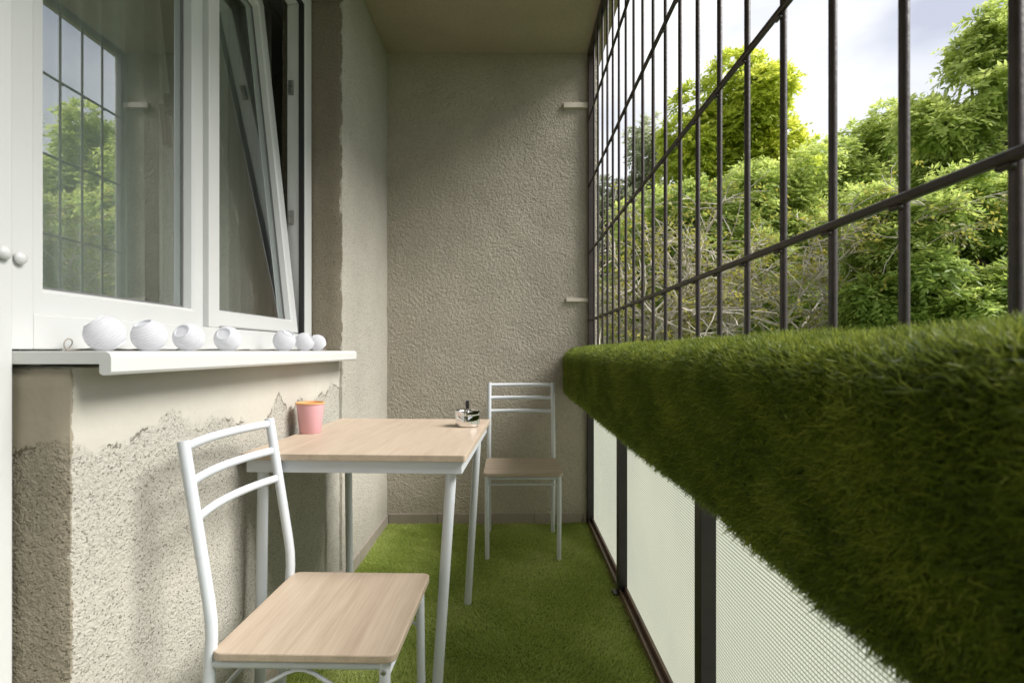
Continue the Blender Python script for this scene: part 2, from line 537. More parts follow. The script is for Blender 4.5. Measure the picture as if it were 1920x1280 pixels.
def rough_box(name, mat, x0, y0, z0, x1, y1, z1, step, amp, seed, parent=None, bev=0.012):
    """wall block whose faces are uneven by hand (grid, noise pushed along the normals)"""
    from mathutils import noise as mn
    def axis(a, b):
        k = max(1, int(round((b - a) / step)))
        return [a + (b - a) * i / k for i in range(k + 1)]
    xs, ys, zs = axis(x0, x1), axis(y0, y1), axis(z0, z1)
    idx = {}; V = []; F = []
    def vid(i, j, k):
        if (i, j, k) not in idx:
            idx[(i, j, k)] = len(V)
            p = Vector((xs[i], ys[j], zs[k]))
            nx = (i == len(xs) - 1) - (i == 0); ny = (j == len(ys) - 1) - (j == 0); nz = (k == len(zs) - 1) - (k == 0)
            nn = Vector((nx, ny, nz))
            q = p * 9 + Vector((seed, seed * 2, 0)); q2 = p * 34 + Vector((seed, 0, 0))
            d = mn.noise(q) * amp + mn.noise(q2) * amp * 0.5
            if abs(nx) + abs(ny) + abs(nz) > 1:
                d -= bev * (0.5 + 0.8 * abs(mn.noise(p * 40)))
            V.append(p + nn.normalized() * d if nn.length else p)
        return idx[(i, j, k)]
    a, b, c = len(xs) - 1, len(ys) - 1, len(zs) - 1
    for j in range(b):
        for k in range(c):
            F.append((vid(0, j, k), vid(0, j, k + 1), vid(0, j + 1, k + 1), vid(0, j + 1, k)))
            F.append((vid(a, j, k), vid(a, j + 1, k), vid(a, j + 1, k + 1), vid(a, j, k + 1)))
    for i in range(a):
        for k in range(c):
            F.append((vid(i, 0, k), vid(i + 1, 0, k), vid(i + 1, 0, k + 1), vid(i, 0, k + 1)))
            F.append((vid(i, b, k), vid(i, b, k + 1), vid(i + 1, b, k + 1), vid(i + 1, b, k)))
        for j in range(b):
            F.append((vid(i, j, 0), vid(i, j + 1, 0), vid(i + 1, j + 1, 0), vid(i + 1, j, 0)))
            F.append((vid(i, j, c), vid(i + 1, j, c), vid(i + 1, j + 1, c), vid(i, j + 1, c)))
    mb = MB(); mb.v = [tuple(v) for v in V]; mb.f = F
    return mb.build(name, mat, parent, smooth=True)


# facade of the flat: parapet under the window, pier beyond it, lintel
fac = empty('facade_wall', (0, 0, 0), 0, 'cream plaster wall under and around the white window, smooth at top and pitted below', 'wall')
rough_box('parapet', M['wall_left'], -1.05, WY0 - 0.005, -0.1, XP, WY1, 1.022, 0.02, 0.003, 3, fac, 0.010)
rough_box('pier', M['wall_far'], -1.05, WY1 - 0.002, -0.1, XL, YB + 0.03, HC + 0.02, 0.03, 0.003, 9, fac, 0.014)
MB().box(-1.05, 0.02, WZ1, XL, WY1 - 0.002, HC + 0.01).build('lintel', M['wall_far'], fac)
MB().box(-1.05, YK - 0.1, -0.1, XL, 0.02, HC + 0.01).build('pier', M['wall_far'], fac)
ew = empty('end_wall', (0, YB, 0), 0, 'beige roughcast plaster wall closing the far end of the balcony', 'wall')
rw = rough_box('wall_face', M['wall_end'], -1.05, YB, -0.1, 0.53, YB + 0.2, HC + 0.02, 0.04, 0.003, 5, None, 0.006)
rw.parent = ew; rw.matrix_parent_inverse = Matrix.Translation((0, -YB, 0))
rw = MB().box(-1.05, YK - 0.2, -0.1, 0.53, YK, HC + 0.01).build('back_wall', M['wall_end'])
tag(rw, 'plain plaster wall closing the near end of the balcony', 'wall')

# skirting tiles (parts of the walls)
TW = 0.297
x = XL + 0.012
t0 = None
while x < XR - 0.02:
    w = min(TW, XR - 0.02 - x)
    mb = MB().box(x, YB - 0.012 - YB, -0.02, x + w - 0.003, 0.004, 0.052)
    mb.build('skirting_tile', M['tile'], ew, bevel=0.0015)
    x += TW
y = YB - 0.014
while y > WY0 + 0.05:
    w = min(TW, y - WY0 - 0.02)
    mb = MB().box(XP - 0.004, y - w + 0.003, -0.02, XL + 0.010, y, 0.052)
    mb.build('skirting_tile', M['tile'], fac, bevel=0.0015)
    y -= TW

# room behind the window (closed so that it stays dark)
rm = MB()
rm.box(-4.2, YK - 0.2, -0.03, -4.1, YB + 0.2, HC)
rm.box(-4.1, YK - 0.2, -0.03, -1.05, YK - 0.1, HC)
rm.box(-4.1, YB + 0.05, -0.03, -1.05, YB + 0.2, HC)
tag(rm.build('room_wall', M['room']), kind='structure')

# ------------------------------------------------------------------ window
win = empty('window', (-0.9, WY0, WZ0), 0, 'white plastic double window above the lantern-lined sill, far sash tilted inward', 'window')
WL = Vector((-0.9, WY0, WZ0))


def wbox(mb, x0, y0, z0, x1, y1, z1):
    return mb.box(x0 - WL.x, y0 - WL.y, z0 - WL.z, x1 - WL.x, y1 - WL.y, z1 - WL.z)


FX0, FX1 = -0.985, -0.905
fr = MB()
wbox(fr, FX0, WY0, 1.052, FX1, 1.010, WZ1)                 # jamb beside the door
wbox(fr, FX0, 2.335, 1.052, FX1, 2.41, WZ1)                # far jamb
wbox(fr, FX0, 1.010, 1.052, FX1, 2.335, 1.120)             # bottom
wbox(fr, FX0, 1.010, 2.565, FX1, 2.335, WZ1)               # head
wbox(fr, FX0, 1.594, 1.120, FX1, 1.652, 2.565)             # mullion
frame = fr.build('frame', M['pvc'], win, bevel=0.003)
gk = MB()  # narrow dark strips along the far jamb and under the head
wbox(gk, -0.932, 2.331, 1.121, -0.910, 2.3348, 2.564)
wbox(gk, -0.932, 1.653, 2.561, -0.910, 2.330, 2.5648)
gk.build('dark_strip', M['dark_strip'], frame)
for zc in (2.196, 1.63):
    hb = MB()
    wbox(hb, -0.975, 2.322, zc - 0.03, -0.955, 2.3349, zc + 0.03)
    wbox(hb, -0.972, 2.316, zc - 0.026, -0.958, 2.322, zc - 0.004)
    wbox(hb, -0.972, 2.316, zc + 0.004, -0.958, 2.322, zc + 0.026)
    hb.build('hinge', M['steel'], frame, bevel=0.001)


def sash(y0, y1, z0, z1, xf, depth, sw, name, M4=None):
    """sash as a mitred ring with a sloping bead towards the glass; coordinates relative to win"""
    parts = []
    out = [(y0, z0), (y1, z0), (y1, z1), (y0, z1)]
    def ring(k, inset): 
        return [(y0 + inset, z0 + inset), (y1 - inset, z0 + inset), (y1 - inset, z1 - inset), (y0 + inset, z1 - inset)]
    lv = [(xf - depth, 0), (xf - 0.004, 0), (xf, 0.004), (xf, sw - 0.010), (xf - 0.006, sw - 0.004), (xf - 0.026, sw), (xf - depth, sw)]
    vs = []; fs = []
    for xx, ins in lv:
        for (a, b) in ring(0, ins):
            vs.append((xx - WL.x, a - WL.y, b - WL.z))
    for i in range(len(lv)):
        j = (i + 1) % len(lv)
        for k in range(4):
            k2 = (k + 1) % 4
            fs.append((i * 4 + k, i * 4 + k2, j * 4 + k2, j * 4 + k))
    if M4 is not None: vs = [M4 @ Vector(v) for v in vs]
    o = MB().add(vs, fs).build(name, M['pvc'], win)
    gb = MB(); gx = xf - 0.030
    wbox(gb, gx - 0.004, y0 + sw - 0.01, z0 + sw - 0.01, gx, y1 - sw + 0.01, z1 - sw + 0.01)
    if M4 is not None: gb.v = [tuple(M4 @ Vector(v)) for v in gb.v]
    go = gb.build('glass_pane', M['glass'], o)
    go.data.materials.append(M['glass_inner'])      # the sun-control coating is on the outer face
    for pl in go.data.polygons: pl.material_index = 0 if pl.normal.x > 0.9 else 1
    gs = MB()
    for a, b, c, d in ((y0 + sw - .001, z0 + sw - .001, y1 - sw + .001, z0 + sw + .004), (y0 + sw - .001, z1 - sw - .004, y1 - sw + .001, z1 - sw + .001),
                       (y0 + sw - .001, z0 + sw + .004, y0 + sw + .004, z1 - sw - .004), (y1 - sw - .004, z0 + sw + .004, y1 - sw + .001, z1 - sw - .004)):
        wbox(gs, gx, a, b, gx + 0.004, c, d)
    if M4 is not None: gs.v = [tuple(M4 @ Vector(v)) for v in gs.v]
    gs.build('glazing_seal', M['seal'], o)
    return o


sash(1.003, 1.600, 1.1175, 2.572, -0.924, 0.055, 0.057, 'sash')
piv = Vector((-0.955 - WL.x, 0, 1.125 - WL.z))
T6 = Matrix.Translation(piv) @ Matrix.Rotation(R(-6.0), 4, 'Y') @ Matrix.Translation(-piv)
ts = sash(1.646, 2.312, 1.1225, 2.567, -0.926, 0.055, 0.058, 'sash', T6)
ts['label'] = 'sash tilted inward at the top'
hd = MB()
wbox(hd, -1.012, 1.66, 1.80, -0.981, 1.69, 1.86); wbox(hd, -1.030, 1.662, 1.70, -1.012, 1.688, 1.83)
hd.v = [tuple(T6 @ Vector(v)) for v in hd.v]
hd.build('handle', M['pvc'], ts, bevel=0.004)
# sill with down-turned nose
prof = [(-0.908, 1.049), (-0.712, 1.049)]
for k in range(1, 6):
    a = R(90 - 18 * k); prof.append((-0.712 + 0.012 * math.cos(a), 1.037 + 0.012 * math.sin(a)))
prof += [(-0.700, 1.013), (-0.704, 1.007), (-0.715, 1.006), (-0.722, 1.010), (-0.722, 1.026), (-0.908, 1.026)]
sl = MB().prism_y([(a - WL.x, b - WL.z) for a, b in prof], 0.932 - WL.y, 2.402 - WL.y)
sl.build('sill', M['sill'], win, bevel=0.0012)

# balcony door standing beside the window (white frame with knob, leaf, glass)
DL = Vector((-0.95, 0.5, 0))
door = empty('balcony_door', DL, 0, 'white balcony door and frame with small round knob beside the window', 'door')
def dbox(mb, x0, y0, z0, x1, y1, z1): return mb.box(x0 - DL.x, y0 - DL.y, z0, x1 - DL.x, y1 - DL.y, z1)
df = MB()
dbox(df, -1.0, 0.865, -0.05, -0.872, 0.932, HC - 0.002)
dbox(df, -1.0, 0.022, -0.05, -0.872, 0.085, HC - 0.002)
dbox(df, -1.0, 0.085, 2.56, -0.872, 0.865, 2.629)
df.build('frame', M['pvc'], door, bevel=0.003)
dl = MB()
dbox(dl, -0.96, 0.088, 0.03, -0.90, 0.19, 2.557); dbox(dl, -0.96, 0.76, 0.03, -0.90, 0.862, 2.557)
dbox(dl, -0.96, 0.19, 0.03, -0.90, 0.76, 0.70); dbox(dl, -0.96, 0.19, 2.45, -0.90, 0.76, 2.557)
leaf = dl.build('leaf', M['pvc'], door, bevel=0.004)
gp = MB(); dbox(gp, -0.934, 0.185, 0.695, -0.930, 0.765, 2.455); gp.build('glass_pane', M['glass'], leaf)
def knob(name, c, parent, L):
    kp = [(0.0001, 0.0135), (0.005, 0.0130), (0.0095, 0.0105), (0.0118, 0.0068), (0.0112, 0.0035), (0.007, 0.0005), (0.0065, -0.002)]
    Mx = Matrix.Rotation(R(90), 3, 'Y')
    return MB().lathe(kp, Vector(c) - Vector(L), 20, Mx).build(name, M['pvc'], parent, smooth=True)
knob('knob', (-0.872, 0.911, 1.217), door, DL)
knob('knob', (-0.905, 0.976, 1.219), win, WL)

# curtains in the room
def curtain(name, mat, x, y0, y1, z0, z1, amp, waves, seed):
    r = random.Random(seed); nu, nv = 160, 12; V = []; F = []
    ph = [r.uniform(0, 6) for _ in range(4)]
    for j in range(nv + 1):
        tv = j / nv
        for i in range(nu + 1):
            u = i / nu
            a = math.sin(u * waves * 6.283 + ph[0] + 0.4 * math.sin(u * 9 + ph[1])) + 0.4 * math.sin(u * waves * 2.3 * 6.283 + ph[2])
            V.append((x + amp * a * (0.55 + 0.45 * (1 - tv)), y0 + (y1 - y0) * u, z0 + (z1 - z0) * tv))
    for j in range(nv):
        for i in range(nu):
            b = j * (nu + 1) + i
            F.append((b, b + 1, b + nu + 2, b + nu + 1))
    mb = MB(); mb.v = V; mb.f = F
    return mb.build(name, mat, None, smooth=True)
tag(curtain('sheer_curtain', M['curtain'], -1.195, 1.27, 2.62, 0.05, 2.72, 0.018, 13, 3), 'wide sheer white curtain hanging behind the tilted window sash', 'curtain')
tag(curtain('sheer_curtain', M['curtain'], -1.098, 1.18, 1.63, 0.05, 2.72, 0.022, 6, 13), 'narrow gathered sheer curtain close behind the fixed window pane', 'curtain')
tag(curtain('drape', M['drape'], -1.48, 2.3, 3.2, 0.05, 2.72, 0.035, 7, 5), 'grey drape at the side of the room behind the tilted sash', 'curtain')
cr_ = MB().tube([(-1.195, 0.6, 2.74), (-1.195, 3.2, 2.74)], 0.012, 8)
cr_.tube([(-1.48, 1.3, 2.74), (-1.48, 3.3, 2.74)], 0.012, 8)
cr_.box(-1.50, 0.6, 2.75, -1.04, 3.3, HC)
tag(cr_.build('curtain_rail', M['pvc'], None), 'white curtain rail under the room ceiling', 'curtain rail')

# ------------------------------------------------------------------ railing
RL = Vector((0.49, 1.0, 0))
rail = empty('balcony_railing', RL, 0, 'dark brown iron railing with tall bar grille and patterned glass panels', 'railing')
def rb(mb, x0, y0, z0, x1, y1, z1): return mb.box(x0 - RL.x, y0 - RL.y, z0, x1 - RL.x, y1 - RL.y, z1)
SP = 0.1444; Y0 = XR / 0.945
BW = 0.0062
bar_mesh = None
k = -19
while True:
    yy = Y0 + SP * k
    if yy > YB - 0.07: break
    if yy > YK + 0.05:
        if bar_mesh is None:
            o = MB().tube([(0, 0, 0.93), (0, 0, HC + 0.005)], 0.0060, 12).build('bar', M['bar'], rail, smooth=True)
            bar_mesh = o.data
        else:
            o = bpy.data.objects.new('bar', bar_mesh); C.objects.link(o); o.parent = rail
        o.location = (XR - RL.x, yy - RL.y, 0)
        o.rotation_euler = (0, 0, rnd.uniform(-0.05, 0.05))
    k += 1
for zz in (0.97, 1.232, 1.642, 2.05, 2.458):
    mb = MB(); rb(mb, XR - 0.0150, YK + 0.0, zz - 0.0055, XR - 0.0045, YB + 0.004, zz + 0.0062)
    # weld beads where the bars cross
    kk = -19
    while Y0 + SP * kk < YB - 0.07:
        yb = Y0 + SP * kk
        if yb > YK + 0.05:
            mb.box(XR - 0.0145 - RL.x, yb - 0.009 - RL.y, zz - 0.0115, XR - 0.006 - RL.x, yb + 0.009 - RL.y, zz - 0.0055)
        kk += 1
    mb.build('rail', M['bar'], rail, bevel=0.002, seg=1)
mb = MB(); rb(mb, XR - 0.016, YK, HC - 0.03, XR + 0.014, YB, HC + 0.004); mb.build('top_rail', M['bar'], rail, bevel=0.002)
mb = MB(); rb(mb, XR - 0.014, YB - 0.034, 0.93, XR + 0.016, YB + 0.003, HC - 0.03); mb.build('end_bar', M['bar'], rail, bevel=0.002)
mb = MB(); rb(mb, 0.462, YK, 0.90, 0.512, YB + 0.003, 0.94); mb.build('handrail', M['post'], rail, bevel=0.004)
PY = [3.252, 2.318, 1.318, 0.318, -0.682, -1.682]
for i, yy in enumerate(PY):
    mb = MB()
    rb(mb, 0.458, yy - 0.022, -0.03, 0.502, yy + 0.022, 0.90)
    po = mb.build('post', M['post'], rail, bevel=0.002)
    if i:
        ft = MB(); rb(ft, 0.436, yy - 0.030, -0.03, 0.458, yy + 0.024, 0.006); ft.build('foot', M['post'], po, bevel=0.003)
for i in range(len(PY) - 1):
    a, b = PY[i + 1] + 0.0225, PY[i] - 0.0225
    mb = MB(); rb(mb, 0.496, a, 0.012, 0.501, b, 0.898); go = mb.build('glass_panel', M['pglass'], rail)
    go.data.materials.append(M['clear'])            # only the inner face is cast with the pattern
    for pl in go.data.polygons: pl.material_index = 0 if pl.normal.x < -0.9 else 1
    mb = MB()
    rb(mb, 0.462, a, -0.03, 0.510, b, 0.012)
    rb(mb, 0.462, a, 0.012, 0.468, b, 0.024); rb(mb, 0.484, a, 0.012, 0.4955, b, 0.034)
    mb.build('base_rail', M['channel'], rail, bevel=0.0015)
bk = MB().box(0.315, YB - 0.018, 2.531, 0.470, YB + 0.004, 2.563)
tag(bk.build('wall_bracket', M['bracket'], None, bevel=0.002), 'beige flat bracket on end wall near the ceiling, by the bars', 'bracket')
bk = MB().box(0.332, YB - 0.016, 1.348, 0.470, YB + 0.004, 1.370)
tag(bk.build('wall_bracket', M['bracket'], None, bevel=0.002), 'thin beige bracket on end wall just above the grass ledge', 'bracket')

# ------------------------------------------------------------------ artificial turf
nprng = np.random.default_rng(11)


def snoise(P, scale, seed):
    """cheap smooth value noise on numpy points (sum of sines)"""
    r = np.random.default_rng(seed)
    out = np.zeros(len(P))
    for i in range(7):
        d = r.normal(size=P.shape[1]); d /= np.linalg.norm(d)
        out += np.sin(P @ d * scale * r.uniform(0.6, 1.6) + r.uniform(0, 6.28))
    return out / 3.2


def blades(base, nrm, lean, length, width, curl, tint, name, mat, parent, rootk=0.75):
    n = len(base)
    nrm = nrm / np.linalg.norm(nrm, axis=1, keepdims=True)
    d0 = nrm + lean * 0.45; d0 /= np.linalg.norm(d0, axis=1, keepdims=True)
    d1 = nrm + lean * (1.0 + curl[:, None]); d1[:, 2] -= 0.15 * curl; d1 /= np.linalg.norm(d1, axis=1, keepdims=True)
    rv = nprng.normal(size=(n, 3))
    side = np.cross(d1, rv); side /= np.linalg.norm(side, axis=1, keepdims=True) + 1e-9
    L = length[:, None]; w = width[:, None] * 0.5
    m = base + d0 * L * 0.5
    t = m + d1 * L * 0.5
    V = np.stack([base - side * w, base + side * w, m + side * w * 0.9, m - side * w * 0.9, t + side * w * .15, t - side * w * .15], 1).reshape(-1, 3)
    i = np.arange(n)[:, None] * 6
    F = np.concatenate([i + np.array([0, 1, 2, 3]), i + np.array([3, 2, 4, 5])], 0)
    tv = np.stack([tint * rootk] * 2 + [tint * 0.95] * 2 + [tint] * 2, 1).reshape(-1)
    o = np_mesh(name, V, F, mat, parent, tv)
    o['kind'] = 'stuff'
    return o


turf = empty('artificial_turf', (0, 1, -0.02), 0, 'green artificial grass carpet covering the balcony floor', 'turf')
# backing with soft waves
def floor_z(x, y): 
    P = np.stack([np.atleast_1d(x), np.atleast_1d(y)], 1)
    return 0.006 * snoise(P, 9.0, 4) 
nx, ny = 40, 130
gx = np.linspace(XP + 0.02, 0.463, nx); gy = np.linspace(YK, YB - 0.012, ny)
GX, GY = np.meshgrid(gx, gy); zz = floor_z(GX.ravel(), GY.ravel()) - 0.009
V = np.stack([GX.ravel(), GY.ravel() - 1, zz + 0.02], 1)
I = (np.arange(ny - 1)[:, None] * nx + np.arange(nx - 1)[None]).ravel()
np_mesh('turf_backing', V, np.stack([I, I + 1, I + nx + 1, I + nx], 1), M['turf_back_floor'], turf)


def floor_blades(n, ya, yb):
    x = nprng.uniform(XP + 0.022, 0.462, n); y = nprng.uniform(ya, yb, n)
    P = np.stack([x, y], 1)
    base = np.stack([x, y - 1, floor_z(x, y) - 0.010 + 0.02], 1)
    nrm = np.tile([0, 0, 1.0], (n, 1))
    a = snoise(P, 7, 21) * 1.6 + snoise(P, 23, 22) * 0.7 + nprng.normal(size=n) * 0.9 - 1.2
    mag = 0.6 + 0.4 * np.abs(snoise(P, 12, 23)) + nprng.uniform(0, 0.5, n)
    lean = np.stack([np.cos(a) * mag, np.sin(a) * mag, np.zeros(n)], 1)
    L = nprng.uniform(0.009, 0.019, n)
    tint = np.clip(0.56 + 0.22 * snoise(P, 10, 31) + 0.10 * snoise(P, 31, 32) + nprng.normal(size=n) * 0.17, 0.02, 1)
    return base, nrm, lean, L, nprng.uniform(0.0012, 0.0021, n), nprng.uniform(0, 1.0, n), tint


A = [np.concatenate(z) for z in zip(floor_blades(165000, 1.5, YB - 0.012), floor_blades(34000, 0.6, 1.5), floor_blades(8000, YK, 0.6))]
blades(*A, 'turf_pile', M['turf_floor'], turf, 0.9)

# the grass-wrapped ledge on the railing
ledge = empty('grass_covered_ledge', (0.39, 1.0, 0.79), 0, 'long ledge wrapped in bright green artificial grass along the railing', 'ledge')
LE = np.array([0.39, 1.0, 0.79])
# profile (x,z) from bottom-outer, round the inner side, to top-outer; backing lies ~18 mm inside the pile
pr = [(0.460, 0.800), (0.350, 0.796), (0.326, 0.800), (0.324, 0.86), (0.324, 0.96), (0.325, 1.000), (0.331, 1.020), (0.345, 1.036), (0.366, 1.046), (0.40, 1.053), (0.44, 1.057), (0.470, 1.058)]
pr = np.array(pr)
ny = 110
ys = np.linspace(YK, YB, ny)
m = len(pr)
V = []
for yv in ys:
    for (a, b) in pr:
        V.append((a - LE[0], yv - LE[1], b - LE[2]))
V = np.array(V)
V[:, 2] += 0.003 * snoise(V[:, :2], 14, 3) ; V[:, 0] += 0.004 * snoise(V[:, 1:], 11, 8)
I = (np.arange(ny - 1)[:, None] * m + np.arange(m - 1)[None]).ravel()
np_mesh('turf_backing', V, np.stack([I, I + 1, I + m + 1, I + m], 1), M['turf_back'], ledge, smooth=True)
core = MB().prism_y([(a - LE[0], b - LE[2]) for a, b in [(0.461, 0.806), (0.334, 0.806), (0.334, 1.0), (0.36, 1.03), (0.461, 1.045)]], YK - LE[1], YB - 0.003 - LE[1])
core.build('ledge_box', M['post'], ledge)
seg = np.linalg.norm(np.diff(pr, axis=0), axis=1); cum = np.concatenate([[0], np.cumsum(seg)])


def ledge_blades(n, ya, yb, near):
    u = nprng.uniform(0, cum[-1], n)
    k = np.clip(np.searchsorted(cum, u) - 1, 0, len(seg) - 1)
    f = (u - cum[k]) / seg[k]
    p = pr[k] * (1 - f[:, None]) + pr[k + 1] * f[:, None]
    d = (pr[k + 1] - pr[k]) / seg[k][:, None]
    nr = np.stack([-d[:, 1], d[:, 0]], 1)           # outward
    if near: y = ya * (yb / ya) ** nprng.uniform(0, 1, n) ** 0.80
    else: y = nprng.uniform(ya, yb, n)
    base = np.stack([p[:, 0] - LE[0], y - LE[1], p[:, 1] - LE[2]], 1)
    base[:, 2] += 0.003 * snoise(base[:, :2], 14, 3); base[:, 0] += 0.004 * snoise(base[:, 1:], 11, 8)
    nrm = np.stack([nr[:, 0], np.zeros(n), nr[:, 1]], 1)
    P = np.stack([u, y], 1)
    lean = nprng.normal(size=(n, 3)) * 0.60
    lean[:, 1] += 0.35 * snoise(P, 16, 41) - 0.1
    lean[:, 2] -= 0.30 * (np.abs(nr[:, 0]) > 0.7)
    lean[:, 2] -= 0.45 * (nr[:, 1] < -0.5) * 0
    L = nprng.uniform(0.017, 0.028, n) * (1 + 0.12 * snoise(P, 40, 42))
    tint = np.clip(0.48 + 0.12 * snoise(P, 22, 43) + 0.10 * snoise(P, 60, 44) + nprng.normal(size=n) * 0.24, 0.02, 1)
    return base, nrm, lean, L, nprng.uniform(0.0012, 0.0023, n), nprng.uniform(0, 1.2, n), tint


A = [np.concatenate(z) for z in zip(ledge_blades(165000, 0.27, YB - 0.004, True), ledge_blades(26000, -0.15, 0.27, False), ledge_blades(14000, YK, -0.15, False))]
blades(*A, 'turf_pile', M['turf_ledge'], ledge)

# ------------------------------------------------------------------ chairs
def make_chair(label):
    c = empty('chair', (0, 0, 0), 0, label, 'chair', 'white metal chairs of the table set')
    wm = M['white_metal']
    # local: front = -y
    st = MB().slab(round_rect(0.202, 0.192, 0.022), 0.413, 0.431)
    so = st.build('seat', M['wood_x'], c, bevel=0.003)
    for s in (-1, 1):
        pts = [(s * .186, .236, -0.012), (s * .186, .214, .20), (s * .186, .199, .40), (s * .186, .196, .455), (s * .186, .197, .49), (s * .186, .202, .53), (s * .186, .226, .68), (s * .186, .256, .862)]
        po = MB().tube(pts, 0.0122, 16).build('back_post', wm, c, smooth=True)
        MB().tube([(s * .186, .2170, .6235), (s * .186, .2178, .6285)], 0.01262, 16).build('joint', wm, po, smooth=True)
        lg = MB().tube([(s * .184, -.166, .412), (s * .184, -.168, .2), (s * .182, -.174, -.012)], 0.0115, 16).build('leg', wm, c, smooth=True)
        bo = MB().lathe([(0.0001, 0.003), (0.004, 0.003), (0.0058, 0.0015), (0.006, -0.002)], (s * .1945, -.166, .392), 14, Matrix.Rotation(R(90) * s, 3, 'Y'))
        bo.build('bolt', M['steel'], lg, smooth=True)
        # side rail and inverted-V brace
        MB().tube([(s * .184, -.166, .402), (s * .186, .199, .402)], 0.0095, 12).build('seat_rail', wm, c, smooth=True)
        br = MB().tube([(s * .184, -.167, .29), (s * .184, -.02, .381), (s * .184, .0, .389), (s * .184, .02, .389), (s * .184, .04, .381), (s * .186, .206, .29)], 0.0046, 10)
        br.build('brace', wm, c, smooth=True)
    MB().tube([(-.184, -.166, .402), (.184, -.166, .402)], 0.0095, 12).build('seat_rail', wm, c, smooth=True)
    MB().tube([(-.186, .199, .402), (.186, .199, .402)], 0.0095, 12).build('seat_rail', wm, c, smooth=True)
    MB().tube([(-.183, -.167, .345), (-.175, -.167, .362), (-.160, -.167, .368), (.160, -.167, .368), (.175, -.167, .362), (.183, -.167, .345)], 0.0046, 10).build('stretcher', wm, c, smooth=True)
    MB().tube([(-.186, .206, .31), (.186, .206, .31)], 0.0052, 10).build('stretcher', wm, c, smooth=True)
    for z, y in ((.847, .2535), (.773, .2415), (.697, .229)):
        pts = []
        for k in range(13):
            u = -1 + 2 * k / 12
            pts.append((u * .186, y + .030 * (1 - u * u), z))
        MB().tube(pts, 0.009, 12, flat=(0.0075, 0.0105)).build('slat', wm, c, smooth=True)
    return c


def copy_tree(o, parent=None):
    c = o.copy(); C.objects.link(c); c.parent = parent
    for ch in list(o.children): copy_tree(ch, c)
    return c


ch1 = make_chair('white metal chair with oak seat beside the pitted wall, its back to that wall')
ch2 = copy_tree(ch1)
ch1.location = (-0.424, 1.290, 0); ch1.rotation_euler = (0, 0, R(90) + R(-1.5))
ch2['label'] = 'white metal chair with oak seat standing in front of the roughcast end wall'
ch2.location = (0.055, 2.885, 0); ch2.rotation_euler = (0, 0, R(0.5))

# ------------------------------------------------------------------ table
tb = empty('table', (-0.428, 1.868, 0), R(-2.5), 'small oak-topped table with white metal frame and legs, pushed against the wall', 'table')
HX, HY = 0.318, 0.388
MB().slab(round_rect(HX, HY, 0.008, 3), 0.743, 0.762).build('table_top', M['wood_y'], tb, bevel=0.002)
for (a, b, c_, d) in ((-HX + .012, -HY + .012, HX - .012, -HY + .034), (-HX + .012, HY - .034, HX - .012, HY - .012), (-HX + .012, -HY + .034, -HX + .034, HY - .034), (HX - .034, -HY + .034, HX - .012, HY - .034)):
    MB().box(a, b, .707, c_, d, .7432).build('apron', M['white_metal'], tb, bevel=0.002)
for sx in (-1, 1):
    for sy in (-1, 1):
        x0, y0 = sx * (HX - .046), sy * (HY - .040)
        x1 = x0 - (0.045 if sx > 0 else 0.0); y1 = y0 + sy * 0.02
        lg = MB().tube([(x0, y0, .715), (x0, y0, .707), (x1, y1, -0.012)], 0.0150, 18).build('leg', M['white_metal'], tb, smooth=True)

# pink cup
cup = empty('cup', (-0.708, 1.872, 0.7622), 0, 'pink plastic cup with orange inside on the table by the wall', 'cup')
MB().lathe([(0.0001, 0.0), (0.034, 0.0), (0.0358, 0.002), (0.0465, 0.101), (0.0480, 0.1015), (0.0485, 0.1045), (0.0475, 0.106), (0.0455, 0.105), (0.0443, 0.099)], n=40).build('body', M['pink'], cup, smooth=True)
MB().lathe([(0.0470, 0.1062), (0.0452, 0.1052), (0.0438, 0.098), (0.0335, 0.006), (0.0001, 0.0055)], n=40).build('lining', M['orange'], cup, smooth=True)
MB().lathe([(0.0486, 0.1018), (0.0494, 0.1035), (0.0488, 0.1066), (0.0472, 0.1072), (0.0455, 0.1062)], n=40).build('rim', M['orange'], cup, smooth=True)

# ashtray
ash = empty('ashtray', (-0.170, 2.035, 0.7622), 0, 'chrome spinning ashtray with black push knob on the table corner', 'ashtray')
MB().lathe([(0.0001, 0), (0.040, 0), (0.0445, 0.003), (0.0462, 0.010), (0.0462, 0.040), (0.0452, 0.0415), (0.0452, 0.0435), (0.0470, 0.045), (0.0470, 0.058), (0.0462, 0.0605), (0.0440, 0.0605), (0.0435, 0.056)], n=48).build('bowl', M['chrome'], ash, smooth=True)
MB().lathe([(0.0437, 0.0565), (0.030, 0.050), (0.012, 0.0475), (0.006, 0.0475), (0.006, 0.066), (0.0001, 0.066)], n=48).build('lid', M['chrome'], ash, smooth=True)
kn = MB().lathe([(0.0001, 0.0985), (0.006, 0.098), (0.0072, 0.0955), (0.0072, 0.068), (0.0062, 0.0655), (0.0001, 0.0655)], n=20)
kn.build('push_knob', M['black'], ash, smooth=True)

